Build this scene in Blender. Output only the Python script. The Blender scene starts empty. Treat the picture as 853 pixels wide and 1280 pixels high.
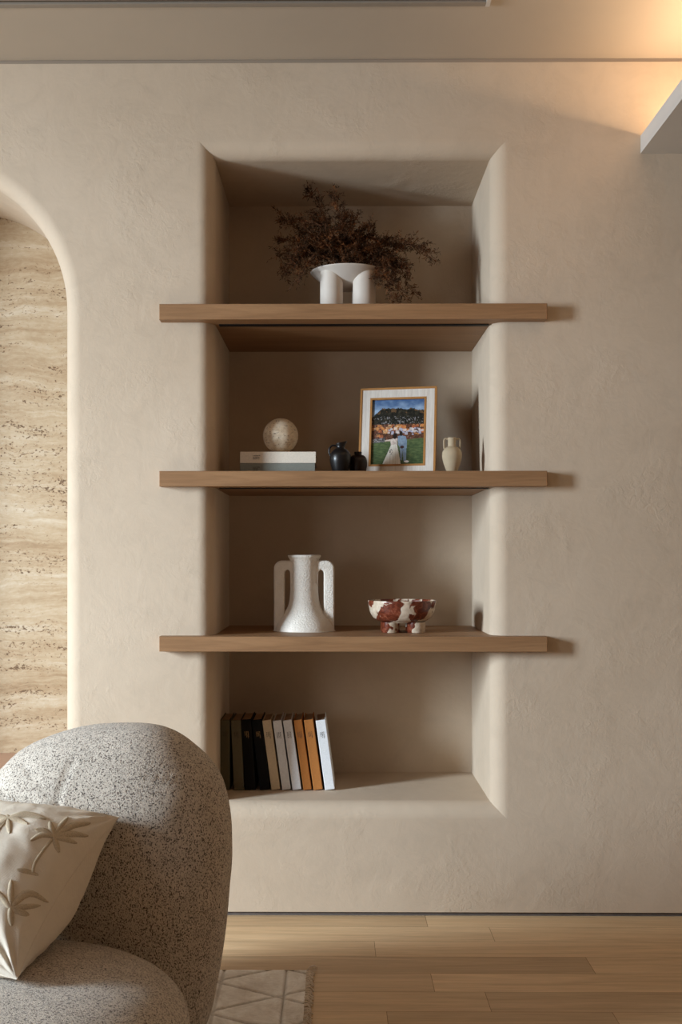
import bpy, bmesh, math, random
from mathutils import Vector, Matrix, noise as mnoise
from mathutils.bvhtree import BVHTree

random.seed(7)
PI = math.pi
S = bpy.context.scene
COL = S.collection

# ------------------------------------------------------------------ camera
F = 1370.0                 # focal length in pixels of the 853 x 1280 frame
D = 3.3                    # camera to wall
H = 1.0843                 # eye height
YAW = 0.008
VX, VY = 419.0, 695.0
CX = VX - F * math.tan(YAW)

def P(u, v, Y):
    """world point seen at (u, v) lying on the vertical plane y = Y"""
    s = (u - CX) / F
    dx = -math.sin(YAW) + math.cos(YAW) * s
    dy = math.cos(YAW) + math.sin(YAW) * s
    dz = (VY - v) / F
    t = (Y + D) / dy
    return Vector((dx * t, Y, H + dz * t))

def PZ(u, v, z):
    """world point seen at (u, v) lying on the horizontal plane z"""
    s = (u - CX) / F
    dx = -math.sin(YAW) + math.cos(YAW) * s
    dy = math.cos(YAW) + math.sin(YAW) * s
    dz = (VY - v) / F
    t = (z - H) / dz
    return Vector((dx * t, -D + dy * t, z))

def proj(p):
    x, y, z = p[0], p[1] + D, p[2] - H
    r = x * math.cos(YAW) + y * math.sin(YAW)
    d = -x * math.sin(YAW) + y * math.cos(YAW)
    return (CX + F * r / d, VY - F * z / d)

cam = bpy.data.cameras.new('camera')
cam.sensor_fit = 'AUTO'
cam.sensor_width = 36.0
cam.lens = F * 36.0 / 1280.0
cam.shift_x = (426.5 - CX) / 1280.0
cam.shift_y = (VY - 640.0) / 1280.0
cam.clip_start = 0.05
camo = bpy.data.objects.new('camera', cam)
camo.location = (0, -D, H)
camo.rotation_euler = (PI / 2, 0, YAW)
COL.objects.link(camo)
S.camera = camo

# ------------------------------------------------------------------ material helpers
def lin(r, g, b):
    def f(c):
        c /= 255.0
        return c / 12.92 if c <= 0.04045 else ((c + 0.055) / 1.055) ** 2.4
    return (f(r), f(g), f(b), 1.0)

class NT:
    def __init__(s, name, rough=0.6, spec=0.3):
        s.m = bpy.data.materials.new(name)
        s.m.use_nodes = True
        s.t = s.m.node_tree
        s.b = s.t.nodes['Principled BSDF']
        s.b.inputs['Roughness'].default_value = rough
        s.b.inputs['Specular IOR Level'].default_value = spec
    def n(s, typ, **kw):
        nd = s.t.nodes.new(typ)
        for k, v in kw.items():
            if k in nd.inputs.keys():
                nd.inputs[k].default_value = v
            else:
                setattr(nd, k, v)
        return nd
    def l(s, a, b):
        s.t.links.new(a, b)
    def coord(s, scale=(1, 1, 1), rot=(0, 0, 0), kind='Object'):
        c = s.n('ShaderNodeTexCoord')
        m = s.n('ShaderNodeMapping')
        m.inputs['Scale'].default_value = scale
        m.inputs['Rotation'].default_value = rot
        s.l(c.outputs[kind], m.inputs['Vector'])
        return m.outputs['Vector']
    def noise(s, vec, scale, detail=4, rough=0.55, dist=0.0):
        nd = s.n('ShaderNodeTexNoise')
        nd.inputs['Scale'].default_value = scale
        nd.inputs['Detail'].default_value = detail
        nd.inputs['Roughness'].default_value = rough
        nd.inputs['Distortion'].default_value = dist
        s.l(vec, nd.inputs['Vector'])
        return nd.outputs['Fac']
    def ramp(s, fac, stops):
        r = s.n('ShaderNodeValToRGB')
        els = r.color_ramp.elements
        while len(els) < len(stops):
            els.new(0.5)
        for e, (p, c) in zip(els, stops):
            e.position = p
            e.color = c if len(c) == 4 else (*c, 1)
        s.l(fac, r.inputs['Fac'])
        return r.outputs['Color']
    def mix(s, fac, a, b, blend='MIX'):
        m = s.n('ShaderNodeMix', data_type='RGBA', blend_type=blend)
        for val, sock in ((fac, m.inputs[0]), (a, m.inputs[6]), (b, m.inputs[7])):
            if hasattr(val, 'links'):
                s.l(val, sock)
            else:
                sock.default_value = val
        return m.outputs[2]
    def math(s, op, a, b=0.0):
        m = s.n('ShaderNodeMath', operation=op)
        for val, sock in ((a, m.inputs[0]), (b, m.inputs[1])):
            if hasattr(val, 'links'):
                s.l(val, sock)
            else:
                sock.default_value = val
        return m.outputs[0]
    def color(s, c):
        if hasattr(c, 'links'):
            s.l(c, s.b.inputs['Base Color'])
        else:
            s.b.inputs['Base Color'].default_value = c
    def bump(s, h, strength=0.3, dist=0.002):
        bn = s.n('ShaderNodeBump')
        bn.inputs['Strength'].default_value = strength
        bn.inputs['Distance'].default_value = dist
        s.l(h, bn.inputs['Height'])
        s.l(bn.outputs['Normal'], s.b.inputs['Normal'])

def g(v):
    return (v, v, v, 1)

def simple(name, c, rough=0.6, spec=0.3, var=0.12, scale=60, bump=0.0, metal=0.0):
    k = NT(name, rough, spec)
    v = k.coord()
    f = k.noise(v, scale, 4)
    lo = tuple(x * (1 - var) for x in c[:3]) + (1,)
    hi = tuple(min(1, x * (1 + var)) for x in c[:3]) + (1,)
    k.color(k.ramp(f, [(0.3, lo), (0.7, hi)]))
    k.b.inputs['Metallic'].default_value = metal
    if bump:
        k.bump(f, bump, 0.001)
    return k.m

def mat_plaster():
    k = NT('plaster', 0.85, 0.15)
    v = k.coord()
    a = k.noise(v, 1.6, 6, 0.6, 0.4)
    b = k.noise(v, 9.0, 6, 0.65, 1.2)
    c1 = k.ramp(a, [(0.3, (0.565, 0.452, 0.336)), (0.7, (0.62, 0.507, 0.388))])
    c2 = k.ramp(b, [(0.35, g(0.96)), (0.5, g(1.0)), (0.72, g(1.02))])
    k.color(k.mix(1.0, c1, c2, 'MULTIPLY'))
    # trowelled patches: fine relief gated by a broad mask
    fine = k.noise(v, 55.0, 5, 0.6, 1.0)
    mask = k.ramp(k.noise(v, 4.5, 3, 0.5, 0.5), [(0.5, g(0.12)), (0.66, g(1.0))])
    mid = k.noise(v, 14.0, 4, 0.6, 1.5)
    hgt = k.math('ADD', k.math('MULTIPLY', fine, mask), k.math('MULTIPLY', mid, 0.5))
    k.bump(hgt, 0.32, 0.006)
    return k.m

def mat_paint(name, c):
    return simple(name, c, 0.9, 0.1, 0.03, 3.0)

def mat_travertine():
    k = NT('travertine', 0.5, 0.3)
    # wavy bedding: the height coordinate is bent a little by a slow noise
    c = k.n('ShaderNodeTexCoord')
    slow = k.n('ShaderNodeTexNoise')
    slow.inputs['Scale'].default_value = 5.0
    slow.inputs['Detail'].default_value = 4.0
    k.l(c.outputs['Object'], slow.inputs['Vector'])
    bend = k.n('ShaderNodeVectorMath', operation='MULTIPLY_ADD')
    k.l(slow.outputs['Color'], bend.inputs[0])
    bend.inputs[1].default_value = (0.0, 0.0, 0.07)
    k.l(c.outputs['Object'], bend.inputs[2])
    def vec(sc):
        m = k.n('ShaderNodeMapping')
        m.inputs['Scale'].default_value = sc
        k.l(bend.outputs['Vector'], m.inputs['Vector'])
        return m.outputs['Vector']
    broad = k.noise(vec((0.5, 1, 5.0)), 2.2, 5, 0.6)
    beds = k.noise(vec((1.0, 1, 13.0)), 3.6, 6, 0.68)
    grain = k.noise(vec((1.0, 1, 2.2)), 42.0, 5, 0.7)
    mixv = k.math('ADD', k.math('MULTIPLY', broad, 0.45), k.math('ADD', k.math('MULTIPLY', beds, 0.38), k.math('MULTIPLY', grain, 0.22)))
    col = k.ramp(mixv, [(0.36, lin(150, 122, 92)), (0.46, lin(174, 149, 118)), (0.55, lin(189, 168, 139)), (0.66, lin(206, 191, 168))])
    holes = k.noise(vec((1.0, 1, 1.7)), 105.0, 3, 0.6, 0.3)
    band = k.noise(vec((0.6, 1, 5.5)), 3.8, 4, 0.65, 0.4)
    sm = k.math('ADD', holes, k.math('MULTIPLY', band, 0.75))
    hm = k.ramp(k.math('MULTIPLY', sm, 0.5), [(0.517, g(0)), (0.535, g(1))])
    halo = k.ramp(k.math('MULTIPLY', sm, 0.5), [(0.46, g(0)), (0.53, g(1))])
    col = k.mix(k.math('MULTIPLY', halo, 0.35), col, lin(158, 120, 84))
    k.color(k.mix(k.math('MULTIPLY', hm, 0.8), col, lin(86, 62, 42)))
    k.bump(k.math('SUBTRACT', 1.0, hm), 0.5, 0.002)
    return k.m

def mat_oak(name, dark, light, axis=0, scale=1.0, tone=False, rough=0.5):
    k = NT(name, rough, 0.3)
    sc = [9.0, 9.0, 9.0]
    sc[axis] = 0.55
    sc = tuple(x * scale for x in sc)
    v = k.coord(sc)
    if tone:
        at = k.n('ShaderNodeAttribute', attribute_name='tone')
        off = k.n('ShaderNodeVectorMath', operation='MULTIPLY_ADD')
        k.l(at.outputs['Color'], off.inputs[0])
        off.inputs[1].default_value = (13.0, 37.0, 17.0)
        k.l(v, off.inputs[2])
        v = off.outputs['Vector']
    a = k.noise(v, 2.2, 6, 0.6, 1.8)
    b = k.noise(v, 12.0, 5, 0.7, 0.4)
    col = k.ramp(a, [(0.3, dark), (0.68, light)])
    fine = k.ramp(b, [(0.35, g(0.86)), (0.6, g(1.03))])
    col = k.mix(1.0, col, fine, 'MULTIPLY')
    if tone:
        mul = k.ramp(at.outputs['Fac'], [(0.0, (0.52, 0.46, 0.40)), (0.5, (0.93, 0.91, 0.88)), (1.0, (1.2, 1.2, 1.19))])
        col = k.mix(1.0, col, mul, 'MULTIPLY')
    k.color(col)
    k.bump(b, 0.08, 0.001)
    return k.m

def mat_boucle():
    k = NT('speckled_boucle', 0.95, 0.08)
    v = k.coord((1, 1, 1))
    vo = k.n('ShaderNodeTexVoronoi', feature='F1')
    vo.inputs['Scale'].default_value = 540.0
    vo.inputs['Randomness'].default_value = 0.75
    warp = k.n('ShaderNodeMapping')
    warp.inputs['Scale'].default_value = (1.0, 1.0, 0.72)
    k.l(v, warp.inputs['Vector'])
    k.l(warp.outputs['Vector'], vo.inputs['Vector'])
    sep = k.n('ShaderNodeSeparateColor')
    k.l(vo.outputs['Color'], sep.inputs['Color'])
    col = k.ramp(sep.outputs[0], [(0.0, lin(210, 199, 185)), (0.5, lin(199, 188, 174)), (0.66, lin(176, 166, 154)), (0.80, lin(132, 121, 112)), (0.9, lin(82, 74, 69))])
    col.node.color_ramp.interpolation = 'CONSTANT'
    big = k.ramp(k.noise(v, 30.0, 3), [(0.3, g(0.9)), (0.7, g(1.05))])
    k.color(k.mix(1.0, col, big, 'MULTIPLY'))
    k.bump(vo.outputs['Distance'], 0.5, -0.003)
    try:
        k.b.inputs['Sheen Weight'].default_value = 0.15
    except KeyError:
        pass
    return k.m

def mat_linen(name, c, bump=0.35):
    k = NT(name, 0.9, 0.1)
    v = k.coord()
    a = k.noise(v, 25.0, 4)
    w1 = k.n('ShaderNodeTexWave', bands_direction='X')
    w1.inputs['Scale'].default_value = 190.0
    w1.inputs['Distortion'].default_value = 2.0
    w2 = k.n('ShaderNodeTexWave', bands_direction='Y')
    w2.inputs['Scale'].default_value = 190.0
    w2.inputs['Distortion'].default_value = 2.0
    k.l(v, w1.inputs['Vector']); k.l(v, w2.inputs['Vector'])
    lo = tuple(x * 0.93 for x in c[:3]) + (1,)
    k.color(k.ramp(a, [(0.3, lo), (0.7, c)]))
    slub = k.math('MULTIPLY', k.noise(v, 48.0, 5, 0.6, 0.6), 7.0)
    k.bump(k.math('ADD', slub, k.math('ADD', w1.outputs['Fac'], w2.outputs['Fac'])), bump, 0.0009)
    return k.m

def mat_marble():
    k = NT('red_marble', 0.28, 0.45)
    v = k.coord()
    vo = k.n('ShaderNodeTexVoronoi', feature='F1')
    vo.inputs['Scale'].default_value = 26.0
    warp = k.n('ShaderNodeTexNoise')
    warp.inputs['Scale'].default_value = 22.0
    warp.inputs['Detail'].default_value = 5.0
    k.l(v, warp.inputs['Vector'])
    add = k.n('ShaderNodeVectorMath', operation='MULTIPLY_ADD')
    k.l(warp.outputs['Color'], add.inputs[0])
    add.inputs[1].default_value = (0.04, 0.04, 0.04)
    k.l(v, add.inputs[2])
    k.l(add.outputs['Vector'], vo.inputs['Vector'])
    sep = k.n('ShaderNodeSeparateColor')
    k.l(vo.outputs['Color'], sep.inputs['Color'])
    # big cream clasts in a rust-red ground
    big = k.noise(add.outputs['Vector'], 15.0, 2, 0.5, 0.6)
    sx = k.n('ShaderNodeSeparateXYZ')
    k.l(add.outputs['Vector'], sx.inputs[0])
    ph = k.math('ADD', k.math('MULTIPLY', k.math('SUBTRACT', sx.outputs[0], k.math('MULTIPLY', sx.outputs[2], 0.45)), 2 * PI / 0.095), 2.6)
    wv = k.math('MULTIPLY', k.math('SINE', ph), 0.17)
    s = k.math('ADD', wv, k.math('ADD', k.math('MULTIPLY', sep.outputs[0], 0.34), k.math('MULTIPLY', big, 0.8)))
    cream = k.ramp(k.noise(v, 60.0, 4), [(0.3, lin(186, 166, 142)), (0.7, lin(222, 206, 186))])
    red = k.ramp(k.noise(v, 45.0, 5, 0.7, 1.5), [(0.35, lin(72, 30, 18)), (0.55, lin(112, 52, 33)), (0.74, lin(160, 100, 76))])
    m = k.ramp(s, [(0.55, g(0)), (0.59, g(1))])
    k.color(k.mix(m, red, cream))
    return k.m

def mat_attr(name, attr, rough=0.5, spec=0.3):
    k = NT(name, rough, spec)
    at = k.n('ShaderNodeAttribute', attribute_name=attr)
    v = k.coord()
    f = k.ramp(k.noise(v, 300.0, 2), [(0.3, g(0.94)), (0.7, g(1.04))])
    k.color(k.mix(1.0, at.outputs['Color'], f, 'MULTIPLY'))
    return k.m

def mat_leaf():
    k = NT('dried_leaf', 0.8, 0.15)
    v = k.coord()
    a = k.noise(v, 32.0, 3)
    k.color(k.ramp(a, [(0.3, lin(36, 24, 12)), (0.5, lin(62, 39, 20)), (0.64, lin(112, 68, 36)), (0.76, lin(142, 94, 56))]))
    return k.m

def mat_rug():
    k = NT('rug_pile', 0.7, 0.25)
    v = k.coord((1, 0.6, 1))
    a = k.noise(v, 9.0, 6, 0.7, 1.0)
    b = k.noise(k.coord((1, 5, 1)), 60.0, 4, 0.7)
    col = k.ramp(a, [(0.32, lin(204, 194, 184)), (0.5, lin(234, 229, 223)), (0.68, lin(252, 251, 250))])
    col = k.mix(1.0, col, k.ramp(b, [(0.3, g(0.86)), (0.7, g(1.06))]), 'MULTIPLY')
    at = k.n('ShaderNodeAttribute', attribute_name='groove_shade')
    col = k.mix(k.math('MULTIPLY', at.outputs['Fac'], 0.45), col, lin(96, 82, 72))  # shade of the carved lines mixed into the pile colour
    k.color(col)
    k.bump(b, 0.4, 0.002)
    return k.m

M = {}
M['plaster'] = mat_plaster()
M['ceiling'] = mat_paint('ceiling_paint', (0.50, 0.43, 0.35, 1))
M['reveal'] = mat_paint('reveal_shade_paint', (0.42, 0.33, 0.25, 1))  # shade of the ceiling recess put into a darker colour
M['pelmet'] = mat_paint('pelmet_paint', (0.60, 0.57, 0.53, 1))
M['travertine'] = mat_travertine()
M['ledge'] = simple('ledge_clay', lin(186, 152, 128), 0.7, 0.2, 0.05, 12)
M['oak'] = mat_oak('shelf_oak', lin(142, 106, 74), lin(165, 127, 91))
M['floor'] = mat_oak('floor_oak', lin(204, 172, 132), lin(228, 198, 158), 0, 0.8, True, 0.42)
M['joint'] = simple('floor_joint', lin(120, 90, 60), 0.9, 0.1)
M['skirting'] = simple('skirting_grey', lin(104, 96, 92), 0.5, 0.3)
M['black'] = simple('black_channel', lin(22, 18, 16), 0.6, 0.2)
M['boucle'] = mat_boucle()
M['linen'] = mat_linen('cushion_linen', lin(232, 221, 204))
M['embroidery'] = simple('embroidery_thread', lin(192, 176, 152), 0.95, 0.05, 0.18, 420, 0.6)
M['marble'] = mat_marble()
M['ceramic'] = simple('white_ceramic', lin(216, 206, 194), 0.55, 0.3, 0.03, 40)
k = NT('pitted_ceramic', 0.7, 0.25)
vv = k.coord()
k.color(k.ramp(k.noise(vv, 30, 4), [(0.3, lin(232, 224, 212)), (0.7, lin(242, 236, 226))]))
k.bump(k.noise(vv, 200.0, 4, 0.6), 0.8, 0.0038)
M['pitted'] = k.m
M['cream_clay'] = simple('cream_clay', lin(180, 162, 134), 0.7, 0.25, 0.05, 50, 0.2)
M['black_clay'] = simple('black_glaze', lin(22, 20, 20), 0.33, 0.45, 0.2, 40)
M['brown_black'] = simple('brown_black_glaze', lin(30, 18, 14), 0.4, 0.4, 0.3, 40)
k = NT('sphere_stone', 0.65, 0.25)
vv = k.coord()
hole = k.ramp(k.noise(k.coord((1, 1, 1.6), (0.6, 0.4, 0)), 120.0, 3, 0.6, 0.4), [(0.33, g(1)), (0.40, g(0))])
stone = k.ramp(k.noise(k.coord((1, 1, 1.6), (0.6, 0.4, 0)), 38.0, 6, 0.65, 0.5), [(0.3, lin(208, 186, 156)), (0.5, lin(230, 214, 188)), (0.7, lin(242, 230, 210))])
k.color(k.mix(k.math('MULTIPLY', hole, 0.7), stone, lin(120, 90, 62)))
k.bump(k.math('SUBTRACT', 1.0, hole), 0.5, 0.002)
M['stone'] = k.m
M['leaf'] = mat_leaf()
M['stem'] = simple('dried_stem', lin(118, 80, 56), 0.8, 0.15, 0.3, 60)
M['rug'] = mat_rug()
M['fringe'] = simple('rug_fringe', lin(226, 214, 200), 0.9, 0.1, 0.1, 90)
M['gilt'] = simple('frame_gilt', lin(170, 120, 66), 0.45, 0.4, 0.12, 40)
M['whitewash'] = mat_oak('frame_whitewash', lin(212, 202, 190), lin(226, 219, 210), 2, 3.0)
M['backing'] = simple('frame_backing', lin(60, 48, 38), 0.9, 0.1)
M['print'] = mat_attr('photo_print', 'paint', 0.35, 0.35)
M['pages'] = simple('book_pages', lin(170, 146, 120), 0.9, 0.1, 0.08, 300)
M['vent'] = simple('vent_metal', lin(150, 140, 128), 0.5, 0.3, 0.03)
M['vent_dark'] = simple('vent_inside', lin(96, 82, 68), 0.7, 0.2)
k = NT('led_diffuser', 0.5, 0.2)
k.b.inputs['Emission Color'].default_value = (1.0, 0.66, 0.34, 1)
k.b.inputs['Emission Strength'].default_value = 6.0
M['led'] = k.m

def mat_cloth(name, c, rough=0.75):
    return simple(name, c, rough, 0.2, 0.06, 220, 0.15)

# ------------------------------------------------------------------ object helpers
def link(name, bm, mat, parent=None, smooth=False, sharp=None):
    me = bpy.data.meshes.new(name)
    bm.normal_update()
    bm.to_mesh(me)
    bm.free()
    for p in me.polygons:
        p.use_smooth = smooth
    if smooth and sharp is not None:
        me.set_sharp_from_angle(angle=math.radians(sharp))
    me.materials.append(mat)
    o = bpy.data.objects.new(name, me)
    COL.objects.link(o)
    if parent is not None:
        o.parent = parent
    return o

def tag(o, label, cat, group=None, kind=None):
    o['label'] = label
    o['category'] = cat
    if group:
        o['group'] = group
    if kind:
        o['kind'] = kind
    return o

def thing(name, label, cat, loc=(0, 0, 0), rotz=0.0, group=None):
    o = bpy.data.objects.new(name, None)
    o.empty_display_size = 0.05
    o.location = loc
    o.rotation_euler = (0, 0, rotz)
    COL.objects.link(o)
    return tag(o, label, cat, group)

def struct(o):
    o['kind'] = 'structure'
    return o

def box(bm, x0, x1, y0, y1, z0, z1, bevel=0.0, seg=2):
    r = bmesh.ops.create_cube(bm, size=1.0)
    vs = r['verts']
    for v in vs:
        v.co = Vector((x0 + (v.co.x + .5) * (x1 - x0), y0 + (v.co.y + .5) * (y1 - y0), z0 + (v.co.z + .5) * (z1 - z0)))
    if bevel > 0:
        es = list({e for v in vs for e in v.link_edges})
        bmesh.ops.bevel(bm, geom=es, offset=bevel, segments=seg, affect='EDGES', profile=0.5)
    return vs

def lathe(bm, prof, seg=64, off=(0, 0, 0)):
    rings = []
    for r, z in prof:
        if r < 1e-6:
            rings.append([bm.verts.new((off[0], off[1], off[2] + z))])
        else:
            rings.append([bm.verts.new((off[0] + r * math.cos(2 * PI * i / seg), off[1] + r * math.sin(2 * PI * i / seg), off[2] + z)) for i in range(seg)])
    for a, b in zip(rings[:-1], rings[1:]):
        for i in range(seg):
            j = (i + 1) % seg
            if len(a) == 1 and len(b) == 1:
                continue
            if len(a) == 1:
                bm.faces.new((a[0], b[j], b[i]))
            elif len(b) == 1:
                bm.faces.new((a[i], a[j], b[0]))
            else:
                bm.faces.new((a[i], a[j], b[j], b[i]))
    bmesh.ops.recalc_face_normals(bm, faces=bm.faces[:])
    return rings

def spline(pts, n=8):
    """Catmull-Rom through pts (tuples)"""
    pts = [Vector(p) for p in pts]
    out = []
    for i in range(len(pts) - 1):
        p0 = pts[max(i - 1, 0)]; p1 = pts[i]; p2 = pts[i + 1]; p3 = pts[min(i + 2, len(pts) - 1)]
        for k_ in range(n):
            t = k_ / n
            out.append(0.5 * ((2 * p1) + (p2 - p0) * t + (2 * p0 - 5 * p1 + 4 * p2 - p3) * t * t + (3 * p1 - p0 - 3 * p2 + p3) * t ** 3))
    out.append(pts[-1])
    return out

def smooth_prof(prof, n=6):
    return [(max(v.x, 0.0), v.y) for v in spline([(r, z, 0) for r, z in prof], n)]

def tube(bm, pts, rad, seg=8, caps=True):
    pts = [Vector(p) for p in pts]
    n = len(pts)
    rings = []
    up = Vector((0, 0, 1))
    t0 = (pts[1] - pts[0]).normalized()
    if abs(t0.dot(up)) > 0.9:
        up = Vector((1, 0, 0))
    nrm = t0.cross(up).normalized()
    for i, p in enumerate(pts):
        t = (pts[min(i + 1, n - 1)] - pts[max(i - 1, 0)]).normalized()
        nrm = (nrm - t * nrm.dot(t)).normalized()
        b = t.cross(nrm)
        r = rad(i / (n - 1)) if callable(rad) else rad
        rings.append([bm.verts.new(p + (nrm * math.cos(2 * PI * k_ / seg) + b * math.sin(2 * PI * k_ / seg)) * r) for k_ in range(seg)])
    for a, b in zip(rings[:-1], rings[1:]):
        for k_ in range(seg):
            j = (k_ + 1) % seg
            bm.faces.new((a[k_], a[j], b[j], b[k_]))
    if caps:
        bm.faces.new(rings[0][::-1])
        bm.faces.new(rings[-1])

def prism(bm, poly, z0, z1):
    """extrude a plan polygon (list of (x, y), counter-clockwise)"""
    a = [bm.verts.new((x, y, z0)) for x, y in poly]
    b = [bm.verts.new((x, y, z1)) for x, y in poly]
    n = len(poly)
    bm.faces.new(a[::-1])
    bm.faces.new(b)
    for i in range(n):
        j = (i + 1) % n
        bm.faces.new((a[i], a[j], b[j], b[i]))

# ------------------------------------------------------------------ room shell
ND = D * (1 / 0.874 - 1)            # depth of both wall niches
R = 0.050
NL, NR = -0.4145, 0.5205            # niche, outer tangent lines
NB, NT_ = 0.2897, 2.339
AX, AZ, AR = -1.2506, 1.831, 0.482  # arch centre and outer radius
AB = 0.375                          # arch niche bottom
XL, XR = -3.2, 3.0
CEIL = H + (695 - 78.5) / 415.15
ZB = 0.0125

bm = bmesh.new()
# front face with two holes
def ring_edges(pts):
    vs = [bm.verts.new((x, 0, z)) for x, z in pts]
    return [bm.edges.new((vs[i], vs[(i + 1) % len(vs)])) for i in range(len(vs))]
NA = 48
arch_out = [(AX + AR, AB)] + [(AX + AR * math.cos(PI * i / NA), AZ + AR * math.sin(PI * i / NA)) for i in range(NA + 1)] + [(AX - AR, AB)]
ed = ring_edges([(XL, ZB), (XR, ZB), (XR, CEIL), (XL, CEIL)])
ed += ring_edges([(NL, NB), (NR, NB), (NR, NT_), (NL, NT_)])
ed += ring_edges(arch_out)
bmesh.ops.triangle_fill(bm, use_beauty=True, use_dissolve=False, edges=ed)
# quarter-round flare then straight reveal, side by side with sharp mitres
NQ = 20
prof = [(R * math.sin(PI / 2 * i / NQ), R - R * math.cos(PI / 2 * i / NQ)) for i in range(NQ + 1)] + [(R, ND)]
def inset(i_off):
    return (NL + i_off, NR - i_off, NB + i_off, NT_ - i_off)
for side in range(4):
    prev = None
    for o_, y_ in prof:
        l_, r_, b_, t_ = inset(o_)
        cs = [((l_, b_), (r_, b_)), ((r_, b_), (r_, t_)), ((r_, t_), (l_, t_)), ((l_, t_), (l_, b_))][side]
        cur = [bm.verts.new((c[0], y_, c[1])) for c in cs]
        if prev:
            bm.faces.new((prev[0], prev[1], cur[1], cur[0]))
        prev = cur
l_, r_, b_, t_ = inset(R)
bm.faces.new([bm.verts.new(c) for c in ((l_, ND, b_), (r_, ND, b_), (r_, ND, t_), (l_, ND, t_))])
prev = None
for o_, y_ in prof:
    rr = AR - o_
    pts = [(AX + rr, AB)] + [(AX + rr * math.cos(PI * i / NA), AZ + rr * math.sin(PI * i / NA)) for i in range(NA + 1)] + [(AX - rr, AB)]
    cur = [bm.verts.new((x, y_, z)) for x, z in pts]
    if prev:
        for i in range(len(cur) - 1):
            bm.faces.new((prev[i], prev[i + 1], cur[i + 1], cur[i]))
    prev = cur
bm.faces.new([bm.verts.new(c) for c in ((AX - AR, 0, AB), (AX + AR, 0, AB), (AX + AR, ND, AB), (AX - AR, ND, AB))])
wall = struct(link('wall_back', bm, M['plaster'], None, True, 40))

bm = bmesh.new()
box(bm, AX - 0.6, AX + 0.47, ND - 0.004, ND + 0.03, AB - 0.02, AZ + AR)
struct(link('wall_alcove', bm, M['travertine']))

def flare_outline(xl, xr, front, nl, nr, back, clear=0.0006):
    """plan outline of a board that fills a flared niche and overlaps the wall face"""
    q = [(R * math.sin(PI / 2 * i / 12), R - R * math.cos(PI / 2 * i / 12)) for i in range(13)]
    pts = [(xl, front), (xr, front)]
    if xr > nr:
        pts.append((xr, -clear))
    pts += [(nr - o_ - clear, y_ - clear) for o_, y_ in q]
    pts += [(nr - R - clear, back), (nl + R + clear, back)]
    pts += [(nl + o_ + clear, y_ - clear) for o_, y_ in q[::-1]]
    if xl < nl:
        pts.append((xl, -clear))
    return pts

bm = bmesh.new()
prism(bm, flare_outline(AX - AR, AX + AR, -0.0006, AX - AR, AX + AR, ND - 0.005)[:], AB + 0.0005, 0.405)
bmesh.ops.remove_doubles(bm, verts=bm.verts[:], dist=0.0004)
struct(link('trim_1', bm, M['ledge']))

# floor of oak planks
bm = bmesh.new()
tone = bm.loops.layers.float_color.new('tone')
PW = 0.119
y_first = PZ(500, 1158.7, 0).y
known = {0: [(533, .35, .62)], 1: [(615, .62, .72)], 2: [(469, .55, .66)], 3: [(738, .30, .66)], 4: [(541, .42, .70)], 5: [], 6: [(485, .55, .28), (773, .28, .5)]}
rng = random.Random(3)
def plank(xa, xb, ya, yb, t):
    gp = 0.0005
    vs = [bm.verts.new(c) for c in ((xa + gp, ya + gp, 0), (xb - gp, ya + gp, 0), (xb - gp, yb - gp, 0), (xa + gp, yb - gp, 0))]
    f = bm.faces.new(vs)
    for lp in f.loops:
        lp[tone] = (t, t, t, 1)
row = -1
y1 = y_first
rows = []
while y1 > -4.6:
    rows.append((y1 - PW, y1)); y1 -= PW
rows = [(y_first, min(0.02, y_first + PW))] + rows
for ri, (ya, yb) in enumerate(rows):
    cuts = []
    tones = []
    if ri in known and known[ri]:
        ymid = (ya + yb) / 2
        for u, tl, tr in known[ri]:
            zpix = VY + F * H / (ymid + D)
            cuts.append(PZ(u, zpix, 0).x)
            tones.append((tl, tr))
    elif ri in known:
        cuts = [2.2]; tones = [(.33, .5)]
    else:
        cuts = [rng.uniform(-.8, .8)]; tones = [(rng.uniform(.3, .75), rng.uniform(.3, .75))]
    allc = sorted(cuts)
    tl = [tones[0][0]] + [t[1] for t in tones]
    x = allc[0]
    left = []
    while x > XL:
        left.append(x - rng.uniform(1.3, 1.9)); x = left[-1]
    x = allc[-1]; right = []
    while x < XR:
        right.append(x + rng.uniform(1.3, 1.9)); x = right[-1]
    xs = left[::-1] + allc + right
    ts = [rng.uniform(.35, .7) for _ in left[1:]] + tl + [rng.uniform(.35, .7) for _ in right[1:]]
    for i in range(len(xs) - 1):
        xa, xb = max(xs[i], XL), min(xs[i + 1], XR)
        if xb - xa > 0.01:
            plank(xa, xb, ya, yb, ts[i] if i < len(ts) else .5)
floor = struct(link('floor', bm, M['floor']))
bm = bmesh.new()
box(bm, XL, XR, -4.7, 0.02, -0.05, -0.0012)
o = struct(link('floor_base', bm, M['joint'])); o.parent = floor

bm = bmesh.new()
box(bm, XL, XR, 0.008, 0.03, 0.0, ZB + 0.02)
struct(link('baseboard_back', bm, M['skirting']))

# ceiling with a shallow reveal above the wall
bm = bmesh.new()
box(bm, XL, XR, -4.7, -0.0005, CEIL + 0.0095, CEIL + 0.06)
struct(link('ceiling', bm, M['ceiling']))
bm = bmesh.new()
box(bm, XL, XR, 0.006, 0.05, CEIL - 0.002, CEIL + 0.03)
struct(link('trim_2', bm, M['reveal']))
bm = bmesh.new()
box(bm, XR, XR + 0.1, -4.7, 0.0, 0, CEIL + 0.0)
struct(link('wall_right', bm, M['plaster']))

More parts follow.
